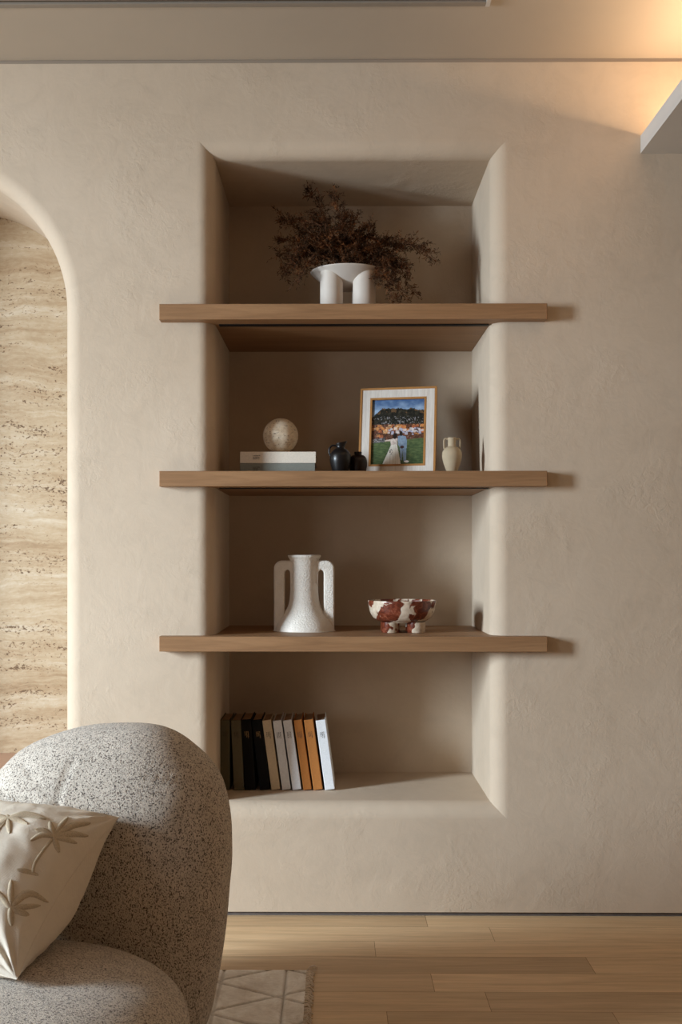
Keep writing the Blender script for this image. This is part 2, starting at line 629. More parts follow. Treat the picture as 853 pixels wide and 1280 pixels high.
# ------------------------------------------------------------------ lighting shelf along the ceiling, right
PX = P(801, 180, 0).x
z0 = P(801, 192, 0).z
z1 = P(801, 170, 0).z
pel = thing('cove_light', 'pale cove light box high at the upper right with a warm glow above', 'cove light', (PX, 0, z0))
bm = bmesh.new()
YB = -3.0
box(bm, 0, 0.6, YB, -0.001, 0, 0.012)
box(bm, 0.588, 0.6, YB, -0.001, 0.0115, z1 - z0)
box(bm, 0, 0.012, YB, -0.001, 0.0115, z1 - z0)
link('cove_box', bm, M['pelmet'], pel)
bm = bmesh.new()
box(bm, 0.10, 0.118, YB + 0.05, -0.01, 0.0125, 0.0185)
link('light_strip', bm, M['led'], pel)

# ceiling air slot
pA = PZ(612, 3.5, CEIL + 0.0095)
vent = thing('ceiling_vent', 'long dark linear air vent in the ceiling at the top edge', 'ceiling vent', (pA.x, pA.y, CEIL + 0.0095))
bm = bmesh.new()
VL = 2.6
fw, fh = 0.022, 0.010
box(bm, -VL, 0, -fw, 0, -fh, 0, 0.001, 1)
box(bm, -VL, 0, -0.16, -0.16 + fw, -fh, 0, 0.001, 1)
link('frame', bm, M['vent'], vent)
bm = bmesh.new()
box(bm, -fw * .5, 0.0005, -0.1602, 0.0002, -fh - .0005, 0)
link('end_cap', bm, M['pelmet'], vent)
bm = bmesh.new()
box(bm, -VL, -0.006, -0.16 + fw, -fw, -0.004, -0.0002)
link('backing', bm, M['vent_dark'], vent)
for i in range(3):
    bm = bmesh.new()
    yy = -0.042 - 0.038 * i
    box(bm, -VL, -0.007, yy - .003, yy + .003, -fh * .9, -.0035)
    link('slat', bm, M['vent'], vent)

# ------------------------------------------------------------------ shelves
SF = -0.043
def shelf_z(vtop, vbot):
    s = F / (D + SF)
    return H + (VY - vbot) / s, H + (VY - vtop) / s
SHELF = {}
SX0, SX1 = P(199, 600, SF).x, P(684.6, 600, SF).x
labels = ['oak wall shelf under the dried plant, topmost of the three',
          'middle oak wall shelf, carrying the picture frame and black jugs',
          'oak wall shelf above the row of upright books, lowest of the three']
for i, (vt, vb) in enumerate(((379.5, 399.0), (588.6, 607.8), (795.8, 814.7))):
    za, zb = shelf_z(vt, vb)
    SHELF[i] = zb
    t = thing('wall_shelf', labels[i], 'shelf', (0, 0, za), 0, 'oak shelves across the wall niche')
    bm = bmesh.new()
    prism(bm, flare_outline(SX0, SX1, SF, NL, NR, ND - 0.001), 0, zb - za)
    es = [e for e in bm.edges if all(abs(v.co.y - SF) < 1e-5 for v in e.verts)]
    bmesh.ops.bevel(bm, geom=es, offset=0.0015, segments=2, affect='EDGES', profile=0.5)
    link('board', bm, M['oak'], t)
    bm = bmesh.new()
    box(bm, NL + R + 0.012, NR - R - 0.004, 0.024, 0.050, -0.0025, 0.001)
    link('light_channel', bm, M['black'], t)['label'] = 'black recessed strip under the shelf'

# ------------------------------------------------------------------ dried plant in footed planter
z = SHELF[0]
pc = P(434.8, 341.5, 0.22)
RIM = pc.z - z
t = thing('footed_planter', 'white bowl planter on thick cylindrical legs, on the top shelf', 'planter', (pc.x, 0.22, z))
bm = bmesh.new()
cone = smooth_prof([(0.0, RIM - 0.056), (0.03, RIM - 0.054), (0.075, RIM - 0.036), (0.112, RIM - 0.008), (0.12, RIM), (0.115, RIM - 0.001), (0.1, RIM - 0.01), (0.06, RIM - 0.03), (0.0, RIM - 0.045)], 5)
lathe(bm, cone, 72)
link('bowl', bm, M['ceramic'], t, True, 60)
def ctop(rr):
    return RIM - 0.056 + 0.05 * (rr / 0.12) ** 1.5
for sx in (-1, 1):
    for sy in (-1, 1):
        bm = bmesh.new()
        cx_, cy_ = sx * 0.0515, sy * 0.052
        rings = lathe(bm, [(0.0, 0.0), (0.035, 0.0), (0.036, 0.001), (0.036, 0.10)], 40, (cx_, cy_, 0))
        for v in rings[-1]:
            rr = math.hypot(v.co.x, v.co.y)
            v.co.z = max(0.0, min(RIM - 0.006, ctop(rr) + 0.004))
        link('leg', bm, M['ceramic'], t, True, 50)

plant = thing('dried_fern', 'wispy dark brown dried fern spilling over the white footed planter', 'dried plant', (pc.x, 0.22, z))
base = Vector((pc.x, 0.22, z))
stems = bmesh.new(); leaves = bmesh.new()
rng = random.Random(11)
def needle(p, d, ln, w):
    s_ = d.cross(Vector((rng.uniform(-1, 1), rng.uniform(-1, 1), rng.uniform(-1, 1))))
    if s_.length < 1e-4:
        return
    s_ = s_.normalized() * w
    vs = [leaves.verts.new(p - s_ * .4), leaves.verts.new(p + d * ln * .5 - s_), leaves.verts.new(p + d * ln), leaves.verts.new(p + d * ln * .5 + s_)]
    leaves.faces.new(vs)
def rv(k_=1.0):
    while True:
        v = Vector((rng.uniform(-1, 1), rng.uniform(-1, 1), rng.uniform(-1, 1)))
        if 0.05 < v.length < 1:
            return v.normalized() * k_
def sprig(p, d, ln, dens):
    d = d.normalized()
    q = p + d * ln * .5 + rv(ln * .12)
    e = p + d * ln + rv(ln * .2)
    if e.z < z + .004:
        e.z = z + .004 + rng.uniform(0, .01)
    pts = spline([p, q, e], 3)
    tube(stems, pts, 0.0005, 3, False)
    n = max(4, int(ln / 0.0028 * dens))
    for i in range(n):
        f = rng.uniform(.1, 1.05)
        pp = p.lerp(q, f * 2) if f < .5 else q.lerp(e, (f - .5) * 2)
        dd = (d * rng.uniform(.2, 1.0) + rv(1.0)).normalized()
        pe = pp + dd * .012
        if pe.z > z + .001:
            needle(pp, dd, rng.uniform(.007, .016), rng.uniform(.0009, .0017))
def branch(tip, yy, sag=0.04, dens=1.0, f0=.3):
    tp = P(tip[0], tip[1], yy)
    st = base + Vector((rng.uniform(-.05, .05), rng.uniform(-.05, .05), RIM - .012))
    if tp.z < base.z + RIM + .02:      # spills over the rim: leave the bowl upward first
        dirx = 1 if tp.x > st.x else -1
        st = base + Vector((dirx * rng.uniform(.03, .08), rng.uniform(-.06, .02), RIM))
    mid = st.lerp(tp, .55) + Vector((0, 0, sag + .02 * rng.random())) + rv(.012)
    pts = spline([st, mid, tp], 8)
    tube(stems, pts, lambda f: 0.0013 * (1 - f * .6), 4, False)
    n = len(pts)
    for i in range(int(n * f0), n):
        for _ in range(4):
            d = (pts[min(i + 1, n - 1)] - pts[max(i - 1, 0)]).normalized()
            dd = (d * .8 + rv(.9)).normalized()
            sprig(pts[i] + rv(.004), dd, rng.uniform(.018, .042), dens)
tips = [((386, 240), .24, .02), ((417, 245), .2, .02), ((352, 272), .26, .05), ((360, 278), .18, .05), ((354, 300), .2, .04),
        ((351, 318), .15, .05), ((357, 340), .14, .06), ((373, 348), .13, .06), ((362, 330), .25, .05), ((442, 272), .24, .03), ((461, 283), .2, .03),
        ((478, 302), .22, .04), ((500, 308), .2, .05), ((528, 309), .2, .05), ((540, 322), .16, .06), ((509, 338), .14, .06),
        ((490, 352), .11, .06), ((490, 368), .1, .06), ((517, 365), .15, .07), ((502, 370), .12, .07), ((405, 278), .2, .02),
        ((425, 285), .16, .02), ((445, 295), .18, .02), ((390, 295), .15, .03), ((410, 305), .13, .02), ((378, 290), .28, .03), ((465, 310), .14, .03),
        ((485, 325), .13, .04), ((380, 312), .16, .03), ((430, 270), .26, .02), ((396, 268), .24, .02), ((500, 330), .2, .04), ((475, 345), .12, .04),
        ((372, 325), .2, .04), ((455, 300), .26, .02), ((420, 300), .22, .02), ((440, 312), .13, .015), ((398, 315), .18, .015)]
for tip, yy, sag in tips:
    branch(tip, yy, sag, 1.0)
for _ in range(300):      # dense heart of the bunch
    c = base + Vector((rng.gauss(0, .055), rng.gauss(-.02, .04), RIM + abs(rng.gauss(.045, .032))))
    sprig(c, rv(), rng.uniform(.02, .045), 1.3)
for b_ in (stems, leaves):
    for v in b_.verts:
        v.co -= base
link('stems', stems, M['stem'], plant)
link('foliage', leaves, M['leaf'], plant)

# ------------------------------------------------------------------ books
def lettering(bm, x0, zc, w, h, rng_, y, lines=3):
    """illegibly small lines of print: uneven little strokes, reading along +x"""
    lh = h / lines
    for k_ in range(lines):
        x = x0
        end = x0 + w * (1.0 if k_ == 0 else rng_.uniform(.6, .95))
        zz = zc + h / 2 - (k_ + .8) * lh
        while x < end:
            sw = rng_.uniform(.0009, .0016)
            sh = lh * rng_.choice((.45, .45, .65))
            vs = [bm.verts.new(c) for c in ((x, y, zz), (x + sw * .75, y, zz), (x + sw * .75, y, zz + sh), (x, y, zz + sh))]
            bm.faces.new(vs)
            x += sw + (.0013 if rng_.random() < .18 else .0003)

def flat_book(label, loc, w, d, th, mat, inkmat, seed, rot=0.0):
    """spine towards -y; lies flat"""
    t = thing('book', label, 'book', loc, rot, 'books lying flat on the middle shelf')
    bm = bmesh.new()
    bt = 0.0028
    box(bm, -w / 2, w / 2, 0, d, 0, bt, .0008, 1)
    box(bm, -w / 2, w / 2, 0, d, th - bt, th, .0008, 1)
    box(bm, -w / 2, w / 2, -0.0012, bt, 0, th, .0012, 2)
    link('cover', bm, mat, t)
    bm = bmesh.new()
    box(bm, -w / 2 + .004, w / 2 - .004, bt, d - .004, bt, th - bt)
    link('pages', bm, M['pages'], t)
    bm = bmesh.new()
    lettering(bm, -w / 2 + .040, th * .52, .022, .015, random.Random(seed), -.0015)
    link('spine_lettering', bm, inkmat, t)
    return t
ink = simple('dark_ink', lin(70, 66, 62), 0.8, 0.1)
gold = simple('gold_foil', lin(170, 136, 84), 0.4, 0.4)
z = SHELF[1]
pb = P(347.5, 580, 0.12)
flat_book('grey-green hardback lying flat on the middle shelf, under the cream book', (pb.x - .001, .12, z + .0003), .235, .175, .0365, mat_cloth('cloth_greygreen', lin(128, 130, 122)), ink, 1)
flat_book('cream hardback lying flat, carrying the stone ball', (pb.x + .0005, .12, z + .0371), .237, .178, .0355, mat_cloth('cloth_cream', lin(228, 218, 202)), ink, 2)

bm = bmesh.new()
bmesh.ops.create_uvsphere(bm, u_segments=64, v_segments=40, radius=0.056)
o = link('stone_ball', bm, M['stone'], None, True)
pbll = P(351, 545, 0.185)
o.location = (pbll.x, 0.185, z + .0371 + .0355 + .0563)
tag(o, 'pitted beige stone ball resting on the stacked books', 'decorative ball')

# upright books on the niche floor
FZ = NB + R
YS = 0.18
bk = [  # bottom-left px, bottom-right px, top-left px
    (275.2, 288.0, 275.2, lin(92, 86, 66), ink, 'olive-brown book upright at the far left of the row, against the niche side'),
    (292.7, 306.0, 288.7, lin(104, 98, 80), ink, 'olive-grey book standing second from the left in the row'),
    (306.6, 320.6, 300.8, lin(16, 14, 14), gold, 'black book with gold lettering, next to the olive-grey book'),
    (325.0, 338.6, 314.6, lin(13, 12, 12), gold, 'black book with gold lettering, next to the beige book'),
    (339.6, 351.2, 327.8, lin(206, 186, 156), ink, 'beige book leaning in the row beside the second black book'),
    (353.0, 364.4, 341.0, lin(226, 226, 228), ink, 'greyish white book leaning between the beige and the brighter white book'),
    (366.0, 377.8, 353.6, lin(226, 226, 228), ink, 'white book leaning just left of the tan books'),
    (379.6, 390.6, 367.2, lin(176, 112, 56), ink, 'tan orange book, left one of the tan pair'),
    (392.2, 404.4, 380.0, lin(184, 121, 64), ink, 'tan orange book, right one of the tan pair'),
    (406.6, 419.6, 394.7, lin(230, 232, 234), ink, 'white book leaning at the right end of the row')]
BH, BD = 0.2235, 0.165
sB = F / (D + YS)
for i, (u0, u1, ut, c, inkm, lab) in enumerate(bk):
    xb0 = P(u0, 988, YS).x
    th = (u1 - u0) / sB
    lean = math.atan((u0 - ut) / 88.0) if i else 0.0
    hh = BH * (1.0 + [0, -.004, .004, .002, -.002, -.006, .0, .002, .004, -.002][i])
    th *= math.cos(lean) * .955
    t = thing('book', lab, 'book', (xb0 + math.sin(lean) * 0.0, YS, FZ + 0.0006 + 0.0), 0, 'books standing in the lower niche')
    # rotating about the lower left edge lifts nothing: lean to the left about that edge, raise by the right corner
    t.rotation_euler = (0, -lean, 0)
    t.location.x = xb0
    t.location.z = FZ + 0.0006
    bm = bmesh.new()
    bt = 0.0026
    mat = mat_cloth('book_cloth', c)
    box(bm, 0, bt, 0, BD, 0, hh, .0007, 1)
    box(bm, th - bt, th, 0, BD, 0, hh, .0007, 1)
    box(bm, 0, th, -.0015, bt, 0, hh, .002, 2)
    link('cover', bm, mat, t)
    bm = bmesh.new()
    box(bm, bt, th - bt, bt, BD - .004, .003, hh - .004)
    link('pages', bm, M['pages'], t)
    bm = bmesh.new()
    lettering(bm, 0, 0, .021, .0145, random.Random(20 + i), 0)
    for v in bm.verts:      # turn the block to read down the spine
        a_, b_ = v.co.x, v.co.z
        v.co = Vector((th / 2 + b_, -.0019, hh * .83 - a_))
    link('spine_lettering', bm, inkm, t)

# ------------------------------------------------------------------ black jugs
z = SHELF[1]
pj = P(425.8, 580, 0.112)
t = thing('jug', 'glossy black pitcher with loop handle and spout, left of the round jar', 'jug', (pj.x, .112, z + .0003))
bm = bmesh.new()
pr = smooth_prof([(0, 0), (.019, 0), (.0205, .002), (.027, .018), (.0325, .04), (.0332, .052), (.0305, .065), (.022, .0765), (.0135, .0825), (.0125, .087), (.0148, .0955), (.0135, .0952), (.0108, .086), (.0, .083)], 5)
lathe(bm, pr, 48)
for v in bm.verts:
    if v.co.z > .083:
        f = (v.co.z - .083) / .0125
        v.co.x += f * max(0, v.co.x) * .38
        v.co.z += f * (v.co.x + .012) * .22
link('body', bm, M['black_clay'], t, True, 60)
bm = bmesh.new()
tube(bm, spline([(-.0115, 0, .089), (-.024, 0, .0905), (-.0335, 0, .083), (-.0345, 0, .068), (-.0300, 0, .056)], 6), .0030, 10)
link('handle', bm, M['black_clay'], t, True)
pj = P(447.8, 580, 0.150)
t = thing('jar', 'small round black jar with a short collar, beside the pitcher and before the frame', 'jar', (pj.x, .150, z + .0003))
bm = bmesh.new()
pr = smooth_prof([(0, 0), (.020, 0), (.022, .002), (.0265, .018), (.0285, .038), (.0265, .053), (.019, .0625), (.0125, .0645), (.0115, .067), (.0118, .0735), (.0100, .0735), (.0090, .066), (0, .064)], 5)
lathe(bm, pr, 48)
link('body', bm, M['brown_black'], t, True, 60)

# ------------------------------------------------------------------ amphora
pa = P(565.3, 580, .13)
t = thing('amphora', 'tiny cream two-handled vase at the right of the picture frame', 'vase', (pa.x, .13, z + .0003))
bm = bmesh.new()
pr = smooth_prof([(0, 0), (.0135, 0), (.0155, .002), (.0175, .012), (.0245, .031), (.0297, .050), (.0307, .062), (.0288, .074), (.0215, .0840), (.0145, .0880), (.0127, .093), (.0127, .108), (.0138, .1155), (.0118, .1155), (.0105, .105), (0, .1)], 5)
lathe(bm, pr, 48)
link('body', bm, M['cream_clay'], t, True, 60)
for s_ in (-1, 1):
    bm = bmesh.new()
    tube(bm, spline([(s_ * .0125, 0, .1115), (s_ * .020, 0, .1135), (s_ * .0245, 0, .109), (s_ * .0248, 0, .095), (s_ * .0240, 0, .0815)], 6), .0027, 10)
    link('handle', bm, M['cream_clay'], t, True)

# ------------------------------------------------------------------ picture frame
W_, H_ = 0.249, 0.294
pf = P(495.6, 590, .2)
fr = thing('picture_frame', 'whitewashed picture frame with gilt edges around a wedding photograph, leaning back', 'picture frame', (pf.x, .2, z + .0022))
fr.rotation_euler = (math.radians(-9.5), 0, math.radians(-12))
def ring_frame(bm, x0, x1, z0_, z1_, w, y0, y1):
    box(bm, x0, x1, y0, y1, z0_, z0_ + w)
    box(bm, x0, x1, y0, y1, z1_ - w, z1_)
    box(bm, x0, x0 + w, y0, y1, z0_ + w, z1_ - w)
    box(bm, x1 - w, x1, y0, y1, z0_ + w, z1_ - w)
hw = W_ / 2
ew, mw, iw = .0065, .0265, .0065
bm = bmesh.new(); ring_frame(bm, -hw, hw, 0, H_, ew, -.002, .016)
link('outer_edge', bm, M['gilt'], fr)['label'] = 'thin gilt outer edge'
bm = bmesh.new(); ring_frame(bm, -hw + ew, hw - ew, ew, H_ - ew, mw, 0, .015)
link('moulding', bm, M['whitewash'], fr)['label'] = 'broad whitewashed moulding'
a_ = ew + mw
bm = bmesh.new(); ring_frame(bm, -hw + a_, hw - a_, a_, H_ - a_, iw, -.001, .015)
link('inner_edge', bm, M['gilt'], fr)['label'] = 'thin gilt inner edge'
a_ += iw
bm = bmesh.new()
pl = bm.loops.layers.float_color.new('paint')
pw, ph = W_ - 2 * a_, H_ - 2 * a_
NXg, NYg = 150, 180
def fbm(x, y, s_, o_=4):
    return mnoise.fractal(Vector((x * s_, y * s_, 3.7)), 1.0, 2.0, o_)
def lerp3(a, b, f):
    f = max(0, min(1, f))
    return tuple(a[i] + (b[i] - a[i]) * f for i in range(3))
def tri(px, py, pts):
    inside = False
    j = len(pts) - 1
    for i in range(len(pts)):
        xi, yi = pts[i]; xj, yj = pts[j]
        if (yi > py) != (yj > py) and px < (xj - xi) * (py - yi) / (yj - yi) + xi:
            inside = not inside
        j = i
    return inside
RC = random.Random(5)
lights = [(RC.uniform(95, 765), RC.gauss(445, 40), RC.uniform(8, 26), RC.choice(((238, 140, 56), (230, 110, 50), (250, 190, 120), (240, 150, 70)))) for _ in range(70)]
whites = [(RC.uniform(300, 765), RC.gauss(482, 22), RC.uniform(8, 22), RC.choice(((196, 200, 226), (226, 214, 210), (180, 190, 230)))) for _ in range(36)]
def paint(x, y):
    """colour of the printed photograph; x 95..765, y 95..890 downwards"""
    ridge = 205 + 14 * fbm(x, 0, .012) + (max(0, 225 - x) * .75) + max(0, x - 600) * .14 + 9 * fbm(x, y, .06)
    c = lerp3((58, 98, 156), (146, 178, 214), (y - 95) / 150 + .35 * fbm(x, y * 2, .012))
    if y > ridge:
        d = fbm(x, y, .035) + .5 * fbm(x, y, .12)
        c = lerp3((22, 24, 20), (72, 66, 48), .35 + .6 * d)
        if y < ridge + 45 and fbm(x + 50, y, .02) > .12:
            c = lerp3(c, (170, 112, 60), .55)
        if y > 300 and fbm(x, y + 80, .05) > .34:
            c = lerp3(c, (196, 190, 200), .6)
    if y > 395 + 10 * fbm(x, 9, .03):
        c = lerp3(c, (140, 66, 38), .6 + .4 * fbm(x, y, .05))
    if y > 400:
        for lx, ly, lr, lc in lights:
            if abs(x - lx) < lr and abs(y - ly) < lr * .7:
                c = lerp3(c, lc, .75 + .4 * fbm(x, y, .09))
        for lx, ly, lr, lc in whites:
            if abs(x - lx) < lr and abs(y - ly) < lr * .8:
                c = lerp3(c, lc, .8)
    lawn = 625 - (x - 95) * .085 + 6 * fbm(x, 1, .05)
    if y > lawn - 50 and x < 270 and y < lawn:
        c = lerp3((40, 40, 44), (176, 170, 170), .5 + .8 * fbm(x, y, .07))
    if y > lawn:
        c = lerp3((58, 84, 44), (112, 132, 70), .45 + .5 * fbm(x, y * 3, .02) - .25 * (y - 640) / 250)
    # couple
    if tri(x, y, [(352, 640), (425, 640), (445, 730), (480, 885), (390, 895), (245, 880), (310, 740)]):
        c = lerp3((206, 196, 176), (240, 234, 220), .5 + .5 * fbm(x * 3, y * .4, .02))
    if tri(x, y, [(350, 575), (432, 568), (428, 645), (348, 650), (340, 610)]):
        c = lerp3((196, 170, 156), (226, 210, 196), .5 + fbm(x, y, .05))
    if tri(x, y, [(270, 590), (350, 578), (350, 600), (275, 606)]):
        c = (214, 190, 170)
    if (x - 395) ** 2 / 26 ** 2 + (y - 540) ** 2 / 36 ** 2 < 1:
        c = (38, 26, 22)
    if tri(x, y, [(432, 545), (475, 532), (535, 548), (552, 600), (548, 700), (548, 860), (515, 862), (500, 720), (492, 840), (470, 830), (462, 680), (440, 650)]):
        c = lerp3((104, 132, 164), (140, 166, 192), .5 + .6 * fbm(x, y, .04))
    if (x - 475) ** 2 / 20 ** 2 + (y - 512) ** 2 / 30 ** 2 < 1:
        c = (44, 32, 28)
    if (x - 490) ** 2 / 26 ** 2 + (y - 678) ** 2 / 18 ** 2 < 1:
        c = (74, 44, 44)
    if (x - 350) ** 2 / 22 ** 2 + (y - 735) ** 2 / 34 ** 2 < 1 and fbm(x, y, .09) > 0:
        c = (92, 66, 60)
    if (x - 552) ** 2 / 32 ** 2 + (y - 855) ** 2 / 12 ** 2 < 1:
        c = (236, 230, 224)
    return c
gv = [[bm.verts.new((-pw / 2 + pw * i / NXg, .006, a_ + ph * (1 - j / NYg))) for i in range(NXg + 1)] for j in range(NYg + 1)]
for j in range(NYg):
    for i in range(NXg):
        f = bm.faces.new((gv[j + 1][i], gv[j + 1][i + 1], gv[j][i + 1], gv[j][i]))
        c = paint(95 + 670 * (i + .5) / NXg, 95 + 795 * (j + .5) / NYg)
        gy = sum(c) / 3
        c = lin(*[max(0, min(255, q * .72 + gy * .28)) for q in c])
        for lp in f.loops:
            lp[pl] = c
link('photograph', bm, M['print'], fr)['label'] = 'photograph of a couple on a lawn below trees and evening lights'
bm = bmesh.new()
box(bm, -hw + .004, hw - .004, .0155, .019, .004, H_ - .004)
link('backing_board', bm, M['backing'], fr)
bm = bmesh.new()
for v in box(bm, -.03, .03, .0, .004, 0, .19):
    pass
for v in bm.verts:
    v.co = Matrix.Rotation(math.radians(26), 3, 'X') @ v.co
    v.co += Vector((0, .1035, .014))
link('easel_strut', bm, M['backing'], fr)

# ------------------------------------------------------------------ white handled vase
z = SHELF[2]
pv = P(380.6, 740, .215)
t = thing('handled_vase', 'pitted white vase with flared foot and two tall slab handles, on the lowest shelf', 'vase', (pv.x, .215, z + .0003))
bm = bmesh.new()
pr = smooth_prof([(0, 0), (.093, 0), (.0955, .002), (.0957, .008), (.0905, .021), (.0785, .039), (.0620, .061), (.0500, .088), (.0452, .125), (.0447, .17), (.0450, .215), (.0475, .229), (.0520, .2355), (.0525, .2415), (.046, .2415), (.041, .225), (.040, .1), (0, .08)], 5)
lathe(bm, pr, 80)
link('body', bm, M['pitted'], t, True, 60)
def handle_poly():
    pts = [(.030, .2250)]
    for i in range(9):
        a = PI / 2 * (1 - i / 8)
        pts.append((.0965 - .026 + .026 * math.cos(a), .2250 - .026 + .026 * math.sin(a)))
    pts += [(.0965, .0), (.0625, .0), (.0625, .184)]
    for i in range(1, 7):
        a = PI * i / 6
        pts.append((.0535 + .009 * math.cos(a), .184 + .011 * math.sin(a)))
    pts += [(.0445, .15), (.030, .15)]
    return pts
for s_ in (-1, 1):
    bm = bmesh.new()
    poly = handle_poly()
    a = [bm.verts.new((s_ * x, -.024, zz)) for x, zz in poly]
    b = [bm.verts.new((s_ * x, .024, zz)) for x, zz in poly]
    fa = bm.faces.new(a); fb = bm.faces.new(b[::-1])
    for i in range(len(poly)):
        j = (i + 1) % len(poly)
        bm.faces.new((a[i], b[i], b[j], a[j]))
    bmesh.ops.recalc_face_normals(bm, faces=bm.faces[:])
    es = [e for e in bm.edges if abs(e.verts[0].co.y - e.verts[1].co.y) < 1e-6]
    bmesh.ops.bevel(bm, geom=es, offset=.006, segments=3, affect='EDGES', profile=.5, clamp_overlap=True)
    link('handle', bm, M['pitted'], t, True, 35)

# ------------------------------------------------------------------ marble bowl
pb = P(502.8, 765, .165)
t = thing('footed_bowl', 'red and cream marbled stone bowl on short round feet', 'bowl', (pb.x, .165, z + .0003))
bm = bmesh.new()
fz = .031
pr = smooth_prof([(0, fz), (.060, fz), (.066, fz + .001), (.086, fz + .010), (.0995, fz + .028), (.1045, fz + .048), (.1075, fz + .0665), (.1030, fz + .0670), (.0985, fz + .048), (.090, fz + .028), (.07, fz + .014), (0, fz + .010)], 5)
lathe(bm, pr, 80)
link('basin', bm, M['marble'], t, True, 60)
for cx_, cy_ in ((-.0375, -.036), (.042, -.036), (-.0375, .036), (.042, .036)):
    bm = bmesh.new()
    lathe(bm, [(0, 0), (.0272, 0), (.0287, .0015), (.0287, fz + .002), (0, fz + .002)], 40, (cx_, cy_, 0))
    link('foot', bm, M['marble'], t, True, 50)

# ------------------------------------------------------------------ rug
rx = PZ(383.5, 1213, .008).x
ryt = PZ(383, 1213, .008).y
rug = thing('area_rug', 'silvery beige rug with a carved diamond line pattern and fringed edge, under the armchair', 'rug', (rx, ryt, 0))
RW, RL = 1.7, 2.4
def rug_h(x, y):
    """carved lines: parallel verticals crossed by two diagonals"""
    u, v_ = x, y
    a = .262
    def near(q, per):
        q = (q / per) % 1.0
        return min(q, 1 - q) * per
    d = min(near(u + .052, a * .62), near(u * .5 + v_ * .866 + .02, a * .62), near(u * .5 - v_ * .866 + .05, a * .62))
    return d
bm = bmesh.new()
stp = .0040
x0r, y0r = -1.05, -.75
grv = bm.verts.layers.float_color.new('groove_shade')
nx, ny = int(1.05 / stp), int(.75 / stp)
gr = [[None] * (ny + 1) for _ in range(nx + 1)]
for i in range(nx + 1):
    for j in range(ny + 1):
        x, y = x0r + (0 - x0r) * i / nx, y0r + (0 - y0r) * j / ny
        d = rug_h(x, y)
        zz = .009 - .0055 * math.exp(-(d / .0034) ** 2) + .0006 * mnoise.noise(Vector((x * 60, y * 60, 0)))
        gr[i][j] = bm.verts.new((x, y, zz))
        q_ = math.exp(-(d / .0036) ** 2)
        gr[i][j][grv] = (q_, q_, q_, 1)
for i in range(nx):
    for j in range(ny):
        bm.faces.new((gr[i][j], gr[i + 1][j], gr[i + 1][j + 1], gr[i][j + 1]))
for edge in bm.edges[:]:
    pass
box(bm, -RW, -1.05, -RL, 0, 0.001, .009)
box(bm, -1.05, 0, -RL, -.75, 0.001, .009)
vs = [bm.verts.new(c) for c in ((0, -.75, .001), (0, 0, .001), (0, 0, .0085), (0, -.75, .0085))]
bm.faces.new(vs)
vs = [bm.verts.new(c) for c in ((-1.05, 0, .001), (-1.05, 0, .0085), (0, 0, .0085), (0, 0, .001))]
bm.faces.new(vs)
link('pile', bm, M['rug'], rug, True, 50)
bm = bmesh.new()
rng = random.Random(9)
for i in range(330):
    y = -.003 - i * .0028
    ln = rng.uniform(.012, .022)
    pts = spline([(-.004, y, .006), (.006, y + rng.uniform(-.002, .002), .008 + rng.uniform(0, .004)), (ln * .75, y + rng.uniform(-.005, .005), .005 + rng.uniform(0, .003)), (ln, y + rng.uniform(-.006, .006), .0025)], 2)
    tube(bm, pts, .0012, 4)
# curled tassel at the corner
for i in range(26):
    a = rng.uniform(0, 2 * PI)
    pts = spline([(0, -.004, .007), (.010 + .004 * math.cos(a), .002, .014 + .003 * math.sin(a)), (.018 + .004 * math.cos(a), .012, .013 + .004 * math.sin(a)), (.018 + .008 * math.cos(a), .020 + rng.uniform(0, .012), .004 + abs(.006 * math.sin(a)))], 4)
    tube(bm, pts, .0012, 4)
o = link('fringe', bm, M['fringe'], rug, True)

# ------------------------------------------------------------------ armchair
TH = math.radians(-9)
Lx = Vector((math.cos(TH), math.sin(TH), 0))        # along the back
Nf = Vector((math.sin(TH), -math.cos(TH), 0))       # towards the front of the seat
YBK = -0.86
chair = thing('armchair', 'plump rounded armchair in speckled grey boucle standing on the rug', 'armchair', (-.62, -1.05, 0))
cbase = Vector((-.62, -1.05, 0))
def on_mid(u, v):
    """pixel -> point on the mid plane of the backrest"""
    s = (u - CX) / F
    d = Vector((-math.sin(YAW) + math.cos(YAW) * s, math.cos(YAW) + math.sin(YAW) * s, (VY - v) / F))
    o_ = Vector((0, -D, H))
    c_ = Vector((-.5, YBK, 0))
    tt = (c_ - o_).dot(Nf) / d.dot(Nf)
    return o_ + d * tt
sil = [(150, 904), (190, 907), (222, 919), (250, 940), (268, 961), (279, 986), (286, 1022), (287.5, 1060), (286, 1095), (280, 1165), (270, 1230), (258, 1280), (235, 1308), (180, 1318),
       (60, 1312), (-60, 1300), (-125, 1270), (-165, 1200), (-172, 1130), (-150, 1070), (-105, 1022), (-55, 990), (0, 963), (30, 936), (60, 921), (100, 909)]
ctr = on_mid(75, 1110)
ol = []
for u, v in sil:
    p = on_mid(u, v) - ctr
    ol.append((p.dot(Lx), p.z))
pts = [Vector((a, b, 0)) for a, b in ol]
ring = []
n = len(pts)
for i in range(n):
    p0, p1, p2, p3 = pts[i - 1], pts[i], pts[(i + 1) % n], pts[(i + 2) % n]
    for k_ in range(8):
        tt = k_ / 8
        ring.append(0.5 * ((2 * p1) + (p2 - p0) * tt + (2 * p0 - 5 * p1 + 4 * p2 - p3) * tt * tt + (3 * p1 - p0 - 3 * p2 + p3) * tt ** 3))
BT = 0.185
NTt = 64
bm = bmesh.new()
rows_ = []
